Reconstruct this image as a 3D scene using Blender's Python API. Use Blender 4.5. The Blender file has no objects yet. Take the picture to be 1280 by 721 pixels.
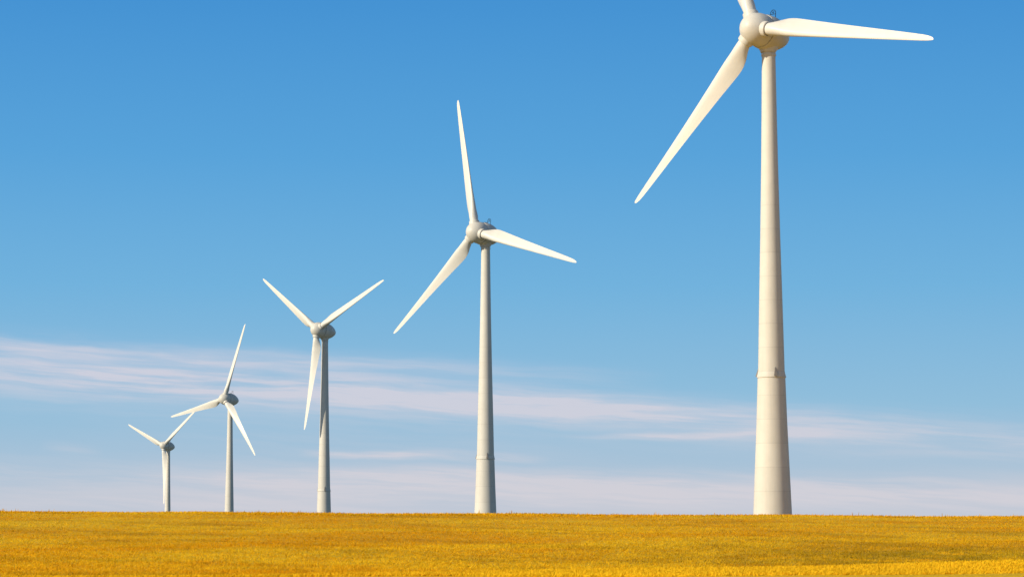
import bpy, bmesh, math, numpy as np
from mathutils import Vector, Matrix, noise
rng=np.random.default_rng(7)
sc=bpy.context.scene
sc.view_settings.view_transform='Standard'; sc.view_settings.look='None'; sc.view_settings.exposure=0
EYE=1.8
F=3300.0; PITCH=math.atan(294.5/3300); TILT=math.radians(5)

def lin(c):
    return tuple(((v/255)/12.92 if v/255<=.04045 else ((v/255+.055)/1.055)**2.4) for v in c)+(1,)

# ---------------- camera
cam=bpy.data.cameras.new("camera"); co=bpy.data.objects.new("camera",cam); sc.collection.objects.link(co)
cam.sensor_width=36; cam.lens=F/1280*36; cam.clip_start=.5; cam.clip_end=30000
co.location=(0,0,EYE); co.rotation_euler=(math.pi/2+PITCH,0,0); sc.camera=co

# ---------------- node helpers
class NB:
    def __init__(s,nt): s.nt=nt
    def n(s,t,**kw):
        x=s.nt.nodes.new(t)
        for k,v in kw.items(): setattr(x,k,v)
        return x
    def put(s,sock,v):
        if isinstance(v,(int,float)): sock.default_value=v
        elif isinstance(v,tuple): sock.default_value=v
        else: s.nt.links.new(v,sock)
    def m(s,op,a,b=0.0,c=None,clamp=False):
        x=s.n("ShaderNodeMath",operation=op,use_clamp=clamp)
        s.put(x.inputs[0],a); s.put(x.inputs[1],b)
        if c is not None: s.put(x.inputs[2],c)
        return x.outputs[0]
    def mixc(s,f,a,b,mode='MIX'):
        x=s.n("ShaderNodeMix",data_type='RGBA',blend_type=mode)
        s.put(x.inputs[0],f); s.put(x.inputs[6],a); s.put(x.inputs[7],b)
        return x.outputs[2]
    def comb(s,a,b,c=0.0):
        x=s.n("ShaderNodeCombineXYZ"); s.put(x.inputs[0],a); s.put(x.inputs[1],b); s.put(x.inputs[2],c); return x.outputs[0]
    def noise(s,vec,scale,detail=4,rough=.55,dist=0):
        x=s.n("ShaderNodeTexNoise"); s.put(x.inputs["Vector"],vec); x.inputs["Scale"].default_value=scale
        x.inputs["Detail"].default_value=detail; x.inputs["Roughness"].default_value=rough; x.inputs["Distortion"].default_value=dist
        return x.outputs[0]
    def ss(s,v,a,b,lo=0.0,hi=1.0):
        x=s.n("ShaderNodeMapRange",interpolation_type='SMOOTHSTEP'); s.put(x.inputs[0],v)
        x.inputs[1].default_value=a; x.inputs[2].default_value=b; x.inputs[3].default_value=lo; x.inputs[4].default_value=hi
        return x.outputs[0]
    def ramp(s,v,stops):
        x=s.n("ShaderNodeValToRGB"); s.put(x.inputs[0],v); e=x.color_ramp.elements
        while len(e)<len(stops): e.new(.5)
        for i,(p,c) in enumerate(stops): e[i].position=p; e[i].color=c
        return x.outputs[0]

# ---------------- world
w=bpy.data.worlds.new("World"); sc.world=w; w.use_nodes=True
nt=w.node_tree; B=NB(nt); bg=nt.nodes["Background"]; out=nt.nodes["World Output"]
SUN_EL=math.radians(24); SUN_AZ=math.radians(242)
sky=B.n("ShaderNodeTexSky",sky_type='NISHITA',sun_disc=False,sun_elevation=SUN_EL,sun_rotation=SUN_AZ)
nt.links.new(sky.outputs[0],bg.inputs[0]); bg.inputs[1].default_value=.09
tc=B.n("ShaderNodeTexCoord"); sp=B.n("ShaderNodeSeparateXYZ"); nt.links.new(tc.outputs["Generated"],sp.inputs[0])
X,Y,Z=sp.outputs
az=B.m('ARCTAN2',X,Y); hl=B.m('SQRT',B.m('ADD',B.m('MULTIPLY',X,X),B.m('MULTIPLY',Y,Y)))
U=B.m('MULTIPLY',az,1000.0); V=B.m('MULTIPLY',B.m('DIVIDE',Z,hl),1000.0)   # milliradians
stops=[(0,(190,198,212)),(18,(172,195,215)),(45,(145,190,219)),(90,(114,178,221)),(140,(89,163,218)),(198,(70,147,211)),(300,(45,118,190)),(420,(38,100,178))]
base=B.ramp(B.m('DIVIDE',V,420.0,clamp=True),[(a/420,lin(c)) for a,c in stops])
# clouds
warp=B.noise(B.comb(B.m('MULTIPLY',U,.009),B.m('MULTIPLY',V,.04)),1.0,4)
Vw=B.m('ADD',V,B.m('MULTIPLY',B.m('SUBTRACT',warp,.5),9.0))
sheared=B.m('ADD',Vw,B.m('MULTIPLY',U,.062))
fine=B.noise(B.comb(B.m('MULTIPLY',U,.02),B.m('MULTIPLY',sheared,.36)),1.0,8,.62)
fine=B.ss(fine,.33,.68)
soft=B.noise(B.comb(B.m('MULTIPLY',U,.008),B.m('MULTIPLY',sheared,.10),5.0),1.0,3,.5)
soft=B.ss(soft,.28,.62)
tex=B.m('ADD',.14,B.m('ADD',B.m('MULTIPLY',fine,.56),B.m('MULTIPLY',soft,.4)))
streaks=[(-150,54,210,9.5,-.06,.95),(-150,65,210,3.4,-.05,.6),(-40,48.5,170,5,-.062,.75),(60,40,160,5.0,-.065,.55),(150,32,120,6.5,-.045,.65),
 (-33,25.5,48,1.4,-.03,1.2),(70,33,52,1.2,.0,.9),(-60,30,110,6,-.05,.2),(-103,16,300,6,-.02,.75),(90,14.5,240,4.5,-.02,.9),(-165,28,12,1.8,-.12,.25),(0,8,400,4,0,.7)]
tot=None
for (u0,v0,hlen,wd,k,amp) in streaks:
    du=B.m('SUBTRACT',U,float(u0))
    dv=B.m('SUBTRACT',B.m('SUBTRACT',Vw,float(v0)),B.m('MULTIPLY',du,float(k)))
    q=B.m('DIVIDE',dv,float(wd)); a=B.m('POWER',2.718,B.m('MULTIPLY',B.m('MULTIPLY',q,q),-1.0))
    q2=B.m('DIVIDE',du,float(hlen)); b=B.m('SUBTRACT',1.0,B.m('MULTIPLY',q2,q2),clamp=True)
    t=B.m('MULTIPLY',B.m('MULTIPLY',a,b),float(amp))
    tot=t if tot is None else B.m('ADD',tot,t)
mask=B.m('MULTIPLY',tot,tex,clamp=True)
haze=B.m('MULTIPLY',B.ss(V,24,8),B.m('ADD',.2,B.m('MULTIPLY',soft,.3)))
cloudcol=B.mixc(B.ss(V,10,60),lin((214,210,217)),lin((217,212,222)))
c1=B.mixc(haze,base,lin((203,204,213)))
c2=B.mixc(B.m('MULTIPLY',mask,.8),c1,cloudcol)
bg2=B.n("ShaderNodeBackground"); nt.links.new(c2,bg2.inputs[0]); bg2.inputs[1].default_value=1.0
mx=B.n("ShaderNodeMixShader"); nt.links.new(B.ss(V,210,420),mx.inputs[0])
nt.links.new(bg2.outputs[0],mx.inputs[1]); nt.links.new(bg.outputs[0],mx.inputs[2]); nt.links.new(mx.outputs[0],out.inputs[0])

# ---------------- sun
sl=bpy.data.lights.new("sun",'SUN'); so=bpy.data.objects.new("sun",sl); sc.collection.objects.link(so)
sl.energy=4.7; sl.angle=math.radians(.5); sl.color=(1,.88,.68)
sd=Vector((math.sin(SUN_AZ)*math.cos(SUN_EL),math.cos(SUN_AZ)*math.cos(SUN_EL),math.sin(SUN_EL)))
so.rotation_euler=(-sd).to_track_quat('-Z','Y').to_euler(); so.location=(-60,-40,60)

# ---------------- terrain
pts=[(-400,-1.8),(0,-1.8),(60,-1.85),(100,-2.0),(120,-2.14),(130,-2.22),(140,-2.55),(155,-3.3),(175,-2.95),(200,-2.3),(260,-.85),(310,.5),(340,1.15),(357,1.35),(372,1.15),(395,-.8),(420,-6.0),(470,-7.4),(560,-10.4),(650,-13.6),(780,-15.5),(913,-18.1),(1050,-24),(1185,-29.3),(1400,-34.5),(1593,-38.5),(2200,-45),(12000,-45)]
gx=np.arange(-400,12001,1.0); gz=np.interp(gx,[p[0] for p in pts],[p[1] for p in pts])
ker=np.exp(-(np.arange(-24,25)/6.0)**2); ker/=ker.sum()
gz=np.convolve(np.pad(gz,24,mode='edge'),ker,'valid')
def ground(x,y):
    x=np.asarray(x,float); y=np.asarray(y,float)
    z=np.interp(y,gx,gz)
    z=z-np.clip(x,-150,150)*.0052*np.exp(-((y-350)/110)**2)
    z=z+np.clip(x-4,-30,30)*.019*np.exp(-((y-130)/16)**2)
    und=.10*np.sin(x*.061+y*.013+1.0)*np.sin(y*.043+.5)+.05*np.sin(x*.17-y*.031)+.02*np.sin(x*.41+y*.09)
    und=und+.13*np.sin(x*.05+2.0)*np.sin(y*.13+x*.02)*np.exp(-((y-240)/60)**2)
    z=z+und*np.clip((y-60)/60,0,1)
    return z+EYE
def axis(parts):
    a=[]
    for s,e,st in parts: a+=list(np.arange(s,e,st))
    a.append(parts[-1][1]); return np.array(a,float)
xs=axis([(-9000,-1000,800),(-1000,-300,70),(-300,-110,10),(-110,110,2.2),(110,300,10),(300,1000,70),(1000,9000,800)])
ys=axis([(-300,60,20),(60,115,4),(115,400,2.0),(400,700,10),(700,1800,30),(1800,4000,200),(4000,12000,1000)])
GX,GY=np.meshgrid(xs,ys); GZ=ground(GX,GY)
nx,ny=len(xs),len(ys)
verts=np.stack([GX,GY,GZ],-1).reshape(-1,3)
ii=np.arange(nx*ny).reshape(ny,nx)
quads=np.stack([ii[:-1,:-1],ii[:-1,1:],ii[1:,1:],ii[1:,:-1]],-1).reshape(-1,4)
def fastmesh(name,v,f,smooth=False):
    me=bpy.data.meshes.new(name); k=f.shape[1]
    me.vertices.add(len(v)); me.vertices.foreach_set("co",v.astype(np.float32).ravel())
    me.loops.add(f.size); me.loops.foreach_set("vertex_index",f.astype(np.int32).ravel())
    me.polygons.add(len(f)); me.polygons.foreach_set("loop_start",np.arange(0,f.size,k,dtype=np.int32))
    me.update(calc_edges=True); me.validate()
    if smooth: me.polygons.foreach_set("use_smooth",[True]*len(f))
    o=bpy.data.objects.new(name,me); sc.collection.objects.link(o); return o

def wheat_material(name,dark):
    m=bpy.data.materials.new(name); m.use_nodes=True; t=m.node_tree; B=NB(t); bs=t.nodes["Principled BSDF"]
    g=B.n("ShaderNodeNewGeometry"); s=B.n("ShaderNodeSeparateXYZ"); t.links.new(g.outputs["Position"],s.inputs[0]); x,y,z=s.outputs
    P=B.comb(x,y,0.0)
    big=B.noise(B.comb(B.m('MULTIPLY',x,.030),B.m('MULTIPLY',y,.035),0.0),1.0,4,.6)
    mid=B.noise(B.comb(B.m('MULTIPLY',x,.26),B.m('MULTIPLY',y,.09),3.0),1.0,6,.7)
    band=B.noise(B.comb(B.m('MULTIPLY',x,.05),B.m('ADD',B.m('MULTIPLY',y,.06),B.m('MULTIPLY',x,.05)),9.0),1.0,6,.65)
    sm=B.noise(B.comb(B.m('MULTIPLY',x,1.6),B.m('MULTIPLY',y,.5),0.0),1.0,5,.75)
    c=B.mixc(B.ss(big,.36,.62),lin((242,180,18)),lin((252,206,36)))
    c=B.mixc(B.m('MULTIPLY',B.ss(mid,.46,.68),.42),c,lin((222,148,10)))
    c=B.mixc(B.m('MULTIPLY',B.ss(band,.48,.66),.42),c,lin((168,130,20)))
    c=B.mixc(B.m('MULTIPLY',B.ss(sm,.46,.66),.38),c,lin((170,124,22)))
    px=B.m('DIVIDE',B.m('SUBTRACT',x,32.0),20.0); py=B.m('DIVIDE',B.m('SUBTRACT',y,200.0),24.0)
    rr=B.m('ADD',B.m('MULTIPLY',px,px),B.m('MULTIPLY',py,py))
    pat=B.m('MULTIPLY',B.m('POWER',2.718,B.m('MULTIPLY',rr,-1.0)),B.ss(mid,.3,.6))
    c=B.mixc(B.m('MULTIPLY',pat,.65),c,lin((150,132,24)))
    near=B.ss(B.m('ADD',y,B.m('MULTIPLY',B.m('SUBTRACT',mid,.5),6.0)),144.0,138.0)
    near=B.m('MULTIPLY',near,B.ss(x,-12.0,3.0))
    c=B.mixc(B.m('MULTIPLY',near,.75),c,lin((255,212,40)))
    if dark:
        c=B.mixc(1.0,c,(.92,.88,.82,1),'MULTIPLY')
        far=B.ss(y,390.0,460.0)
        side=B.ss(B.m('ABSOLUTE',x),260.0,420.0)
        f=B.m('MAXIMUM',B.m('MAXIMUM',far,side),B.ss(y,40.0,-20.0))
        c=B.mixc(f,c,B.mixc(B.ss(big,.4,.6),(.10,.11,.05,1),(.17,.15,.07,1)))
    t.links.new(c,bs.inputs["Base Color"]); bs.inputs["Roughness"].default_value=.85
    bs.inputs["Specular IOR Level"].default_value=.1
    if dark:
        b=B.n("ShaderNodeBump"); b.inputs["Strength"].default_value=.7; b.inputs["Distance"].default_value=.25
        t.links.new(B.noise(P,2.5,5,.7),b.inputs["Height"]); t.links.new(b.outputs[0],bs.inputs["Normal"])
    else:
        tr=B.n("ShaderNodeBsdfTranslucent"); t.links.new(c,tr.inputs[0])
        mx=B.n("ShaderNodeMixShader"); mx.inputs[0].default_value=.45
        t.links.new(bs.outputs[0],mx.inputs[1]); t.links.new(tr.outputs[0],mx.inputs[2]); t.links.new(mx.outputs[0],t.nodes["Material Output"].inputs[0])
    return m
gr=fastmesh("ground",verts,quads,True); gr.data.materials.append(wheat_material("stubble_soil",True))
gr["kind"]="structure"; gr["label"]="rolling golden field rising to a low crest"

# ---------------- wheat tufts
def tufts(n,y0,y1,h0,h1,wid,k=4,odd=.002):
    r=rng.random(n); y=1/(1/y0+(1/y1-1/y0)*r)
    x=(rng.random(n)*2-1)*(y*.235+6)
    h=(h0+(h1-h0)*rng.random(n)**1.5)*np.where(rng.random(n)<odd,2.2,1.0)
    V=[]
    for j in range(k):
        a=rng.random(n)*math.pi*2; ox=rng.normal(0,wid*1.2,n); oy=rng.normal(0,wid*1.2,n)
        bx=x+ox; by=y+oy; bz=ground(bx,by)-.03
        dx=np.cos(a)*wid*.5; dy=np.sin(a)*wid*.5
        lx=rng.normal(.03,.06,n); ly=rng.normal(0,.06,n)
        hh=h*(.7+.5*rng.random(n))+.03
        p0=np.stack([bx-dx,by-dy,bz],-1); p1=np.stack([bx+dx,by+dy,bz],-1)
        p3=np.stack([bx+lx-dx*.3,by+ly-dy*.3,bz+hh],-1); p2=np.stack([bx+lx+dx*.3,by+ly+dy*.3,bz+hh*.93],-1)
        V.append(np.stack([p0,p1,p2,p3],1).reshape(-1,3))
    v=np.concatenate(V); return v,np.arange(len(v)).reshape(-1,4)
v1,f1=tufts(200000,108,400,.05,.15,.07,3)
v2,f2=tufts(20000,335,375,.08,.26,.12,2,.015)
v=np.concatenate([v1,v2]); f=np.concatenate([f1,f2+len(v1)])
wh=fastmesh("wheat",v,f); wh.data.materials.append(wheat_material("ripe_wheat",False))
wh["kind"]="stuff"; wh["label"]="short ripe golden wheat covering the field"; wh["category"]="wheat"

# ---------------- turbine materials
def paint(name,col,seams=None,rough=.42):
    m=bpy.data.materials.new(name); m.use_nodes=True; t=m.node_tree; B=NB(t); bs=t.nodes["Principled BSDF"]
    tc=B.n("ShaderNodeTexCoord"); O=tc.outputs["Object"]; s=B.n("ShaderNodeSeparateXYZ"); t.links.new(O,s.inputs[0]); x,y,z=s.outputs
    n1=B.noise(O,.6,5,.6); n2=B.noise(B.comb(B.m('MULTIPLY',x,2.0),B.m('MULTIPLY',y,2.0),B.m('MULTIPLY',z,.12)),1.0,4,.6)
    f=B.m('ADD',B.m('MULTIPLY',B.ss(n1,.35,.75),.10),B.m('MULTIPLY',B.ss(n2,.4,.8),.12))
    c=B.mixc(f,col,(col[0]*.55,col[1]*.52,col[2]*.46,1))
    if seams:
        q=B.m('DIVIDE',z,seams); fl=B.m('FLOOR',q); fr=B.m('SUBTRACT',q,fl)
        wn=B.n("ShaderNodeTexWhiteNoise",noise_dimensions='1D'); t.links.new(fl,wn.inputs["W"])
        low=B.ss(z,60,55)
        c=B.mixc(B.m('MULTIPLY',B.m('MULTIPLY',wn.outputs[0],.12),low),c,(.42,.39,.34,1))
        line=B.m('MULTIPLY',B.m('LESS_THAN',fr,.03),low)
        c=B.mixc(B.m('MULTIPLY',line,.18),c,(.25,.23,.2,1))
    t.links.new(c,bs.inputs["Base Color"]); bs.inputs["Roughness"].default_value=rough
    bs.inputs["Specular IOR Level"].default_value=.3
    return m
M_tower=paint("weathered_tower_paint",(.69,.66,.59,1),3.8,.6)
M_nac=paint("nacelle_paint",(.68,.655,.59,1))
M_blade=paint("blade_paint",(.75,.725,.66,1),None,.38)
M_steel=paint("galvanised_steel",(.16,.16,.16,1),None,.5)
M_dark=paint("dark_gap",(.05,.05,.05,1),None,.7)

def mesh_obj(name,bm,mats,smooth=True):
    bmesh.ops.recalc_face_normals(bm,faces=bm.faces)
    me=bpy.data.meshes.new(name); bm.to_mesh(me); bm.free()
    for m in mats: me.materials.append(m)
    if smooth:
        me.polygons.foreach_set("use_smooth",[True]*len(me.polygons)); me.set_sharp_from_angle(angle=math.radians(38))
    return me
def lathe(bm,prof,seg=64,mat=Matrix(),mi=0,start_cap=True,end_cap=True):
    rings=[]
    for (h,r) in prof:
        if r<1e-4: rings.append([bm.verts.new(mat@Vector((0,0,h)))])
        else: rings.append([bm.verts.new(mat@Vector((r*math.cos(2*math.pi*i/seg),r*math.sin(2*math.pi*i/seg),h))) for i in range(seg)])
    for a,b in zip(rings[:-1],rings[1:]):
        for i in range(seg):
            j=(i+1)%seg
            if len(a)==1 and len(b)==1: continue
            if len(a)==1: fc=bm.faces.new((a[0],b[i],b[j]))
            elif len(b)==1: fc=bm.faces.new((a[i],a[j],b[0]))
            else: fc=bm.faces.new((a[i],a[j],b[j],b[i]))
            fc.material_index=mi
    for r_,c in ((rings[0],start_cap),(rings[-1],end_cap)):
        if c and len(r_)>1: bm.faces.new(r_).material_index=mi
def tube(bm,pts,r,seg=8,mi=0,closed=False):
    pts=[Vector(p) for p in pts]; rings=[]; n=len(pts)
    for i,p in enumerate(pts):
        a=pts[(i-1)%n] if (i>0 or closed) else p; b=pts[(i+1)%n] if (i<n-1 or closed) else p
        d=(b-a).normalized(); u=d.cross(Vector((.13,.31,.94))).normalized(); v_=d.cross(u)
        rings.append([bm.verts.new(p+u*r*math.cos(2*math.pi*k/seg)+v_*r*math.sin(2*math.pi*k/seg)) for k in range(seg)])
    rg=range(n if closed else n-1)
    for i in rg:
        a,b=rings[i],rings[(i+1)%n]
        for k in range(seg):
            bm.faces.new((a[k],a[(k+1)%seg],b[(k+1)%seg],b[k])).material_index=mi
    if not closed:
        bm.faces.new(rings[0]).material_index=mi; bm.faces.new(rings[-1]).material_index=mi

HUB=85.0; OVER=3.8; CZ=1.2
bm=bmesh.new()
lathe(bm,[(-1.5,3.45),(0,3.36),(6,3.14),(14,2.80),(22,2.46),(28.4+CZ,2.20),(28.4+CZ,2.13),(40,1.90),(52,1.60),(64,1.35),(72,1.22),(81.3,1.09),(81.3,1.19),(81.65,1.19),(81.65,1.08),(82.6,1.08)],96)
ME_tower=mesh_obj("tower",bm,[M_tower])
bm=bmesh.new()
# flared skirt round the joint between the lower and the upper tower, with small gussets
lathe(bm,[(28.25+CZ,2.22),(28.3+CZ,2.32),(28.42+CZ,2.33),(28.9+CZ,2.2),(29.3+CZ,2.125)],96,start_cap=False,end_cap=False)
for k in range(3):
    a=math.radians(120*k+8-45); R=Matrix.Rotation(a,4,'Z')
    vs=[R@Vector(p) for p in [(2.12,-.28,28.5+CZ),(2.12,.28,28.5+CZ),(2.56,.28,28.5+CZ),(2.56,-.28,28.5+CZ),(2.06,-.03,29.9+CZ),(2.06,.03,29.9+CZ),(2.13,.03,29.9+CZ),(2.13,-.03,29.9+CZ)]]
    q=[bm.verts.new(p) for p in vs]
    for fc in [(0,1,2,3),(4,5,6,7),(0,1,5,4),(1,2,6,5),(2,3,7,6),(3,0,4,7)]: bm.faces.new([q[i] for i in fc]).material_index=1
ME_collar=mesh_obj("tower_collar",bm,[M_tower,paint("bracket_paint",(.24,.22,.2,1))])

RX=Matrix.Rotation(math.radians(90),4,'X')    # lathe Z -> -Y
bm=bmesh.new()
prof=[(1.95,2.2),(1.95,2.72),(1.5,2.80),(.6,2.85),(-.4,2.80),(-1.3,2.62),(-2.2,2.3),(-3.1,1.85),(-3.9,1.32),(-4.45,.85),(-4.75,.42),(-4.88,0)]
lathe(bm,prof,72,RX)
lathe(bm,[(-3.15,1.22),(-2.9,1.3),(-2.2,1.7),(-1.0,1.8)],48,Matrix.Translation((0,.1,0)))
lathe(bm,[(2.5,.55),(2.9,.55),(2.96,.45),(2.96,.0)],32,Matrix.Translation((0,-.3,0)))
ME_nac=mesh_obj("nacelle",bm,[M_nac])
bm=bmesh.new()
zz=2.7
tube(bm,[(-.5,1.0,zz-.4),(-.5,1.0,zz+.95)],.055); tube(bm,[(.5,1.0,zz-.4),(.5,1.0,zz+.95)],.055)
tube(bm,[(.5*math.cos(t),1.0,zz+.95+.5*math.sin(t)) for t in np.linspace(0,math.pi,12)],.05)
tube(bm,[(-.5,1.0,zz+.75),(.5,1.0,zz+.75)],.045)
tube(bm,[(0,1.0,zz+.75),(0,1.0,zz+1.15)],.05); tube(bm,[(-.2,1.0,zz+1.1),(.2,1.0,zz+1.1)],.06)
ME_mast=mesh_obj("wind_sensor",bm,[M_steel])

bm=bmesh.new()
lathe(bm,[(-1.68,2.3),(-1.68,2.68),(-1.2,2.70),(-.4,2.64),(.4,2.46),(1.0,2.2),(1.5,1.84),(1.95,1.37),(2.25,.88),(2.4,.44),(2.45,0)],72,RX)
for k in range(3):
    R=Matrix.Rotation(math.radians(120*k),4,'Y')
    lathe(bm,[(1.2,1.32),(2.74,1.27),(2.82,1.20),(2.82,1.06)],48,R,0,False,False)
    lathe(bm,[(2.6,1.08),(2.6,0)],48,R,1,False,False)
lathe(bm,[(-1.95,2.45),(-1.66,2.45)],64,RX,1)
ME_hub=mesh_obj("rotor_hub",bm,[M_nac,M_dark])

st=[(2.3,1.9,0,20),(3.0,1.95,.1,20),(3.6,2.2,.35,20),(4.3,2.6,.65,20),(5.1,2.95,.9,20),(6.0,3.2,1,19),(7.2,3.3,1,18),(9,3.1,1,16),(12,2.75,1,13),(16,2.35,1,10),(20,2.0,1,7),(24,1.68,1,4),(28,1.38,1,2),(31,1.14,1,1),(33,.95,1,.5),(34.2,.75,1,0),(34.75,.5,1,0),(35,.2,1,0)]
S=np.array(st); rf=np.arange(0,37,.05)
def sm_(col,sg):
    y=np.interp(rf,S[:,0],S[:,col]); k=np.exp(-(np.arange(-60,61)*.05/sg)**2); k/=k.sum()
    return np.convolve(np.pad(y,60,mode='edge'),k,'valid')
sc_,sw_,stw_=sm_(1,1.0),sm_(2,.6),sm_(3,.9)
rs=list(np.arange(2.3,12,.5))+list(np.arange(12,33,1.5))
st=[(r,float(np.interp(r,rf,sc_)),float(np.clip(np.interp(r,rf,sw_),0,1)),float(np.interp(r,rf,stw_))) for r in rs]+[(33,.95,1,.5),(34.0,.78,1,0),(34.6,.56,1,0),(34.9,.34,1,0),(35,.12,1,0)]
thk=lambda r: np.interp(r,[3,5,6,9,14,22,35],[1,.62,.5,.38,.28,.22,.16])
bm=bmesh.new(); rings=[]; NS=40
for (r,c,wt,tw) in st:
    ring=[]; b=math.radians(tw); t=thk(r)
    for i in range(NS):
        ph=2*math.pi*i/NS; xc=(1-math.cos(ph))/2
        yt=5*t*(.2969*math.sqrt(xc)-.126*xc-.3516*xc**2+.2843*xc**3-.1036*xc**4)
        camb=.03*4*xc*(1-xc)
        ya=(yt if ph<=math.pi else -yt)+camb*1.0
        yc=.5*math.sin(ph)
        off=.5*(1-wt)+.30*wt
        X_=(off-xc)*c; Y_=(yc*(1-wt)+ya*wt)*c
        ring.append(bm.verts.new((X_*math.cos(b)+Y_*math.sin(b),-X_*math.sin(b)+Y_*math.cos(b)-.0004*r*r,r)))
    rings.append(ring)
for a,b in zip(rings[:-1],rings[1:]):
    for i in range(NS): bm.faces.new((a[i],a[(i+1)%NS],b[(i+1)%NS],b[i]))
bm.faces.new(rings[0]); bm.faces.new(rings[-1])
ME_blade=mesh_obj("blade",bm,[M_blade]); ME_blade.set_sharp_from_angle(angle=math.radians(60))

T=[("tall white wind turbine with a ringed tower on the crest",38.84,417.84,79.10,42.21,100.35),
   ("white wind turbine with one blade pointing nearly straight up",-9.022,647.0066,71.7275,41.35,-13.46),
   ("white wind turbine with one blade hanging beside its tower",-67.5732,913.2739,67.214,41.73,64.1),
   ("slim white wind turbine standing beyond the golden field crest",-129.2329,1184.4415,56.1072,41.0,18.15),
   ("small white wind turbine with its tower half hidden by hill",-206.3,1565.0,46.4,40.5,52.5)]
def new(name,me,parent,M):
    o=bpy.data.objects.new(name,me); sc.collection.objects.link(o); o.parent=parent; o.matrix_local=M; return o
for (lab,x,y,z,yaw,th) in T:
    ps=math.radians(yaw)
    a=Vector((-math.sin(ps)*math.cos(TILT),-math.cos(ps)*math.cos(TILT),math.sin(TILT)))
    c=Vector((x,y,z+EYE)); p=c-a*OVER
    zb=p.z-HUB
    e=bpy.data.objects.new("wind_turbine",None); sc.collection.objects.link(e); e.empty_display_size=5
    e.location=(p.x,p.y,zb); e.rotation_euler=(0,0,-ps)
    e["label"]=lab; e["category"]="wind turbine"; e["group"]="row of wind turbines on the field"
    tw=new("tower",ME_tower,e,Matrix()); new("tower_collar",ME_collar,tw,Matrix())
    N=Matrix.Translation((0,0,HUB))@Matrix.Rotation(-TILT,4,'X')
    nc=new("nacelle",ME_nac,e,N); new("wind_sensor",ME_mast,nc,Matrix())
    hb=new("rotor_hub",ME_hub,e,N@Matrix.Translation((0,-OVER,0))@Matrix.Rotation(math.radians(th),4,'Y'))
    for k in range(3): new("blade",ME_blade,hb,Matrix.Rotation(math.radians(120*k),4,'Y'))
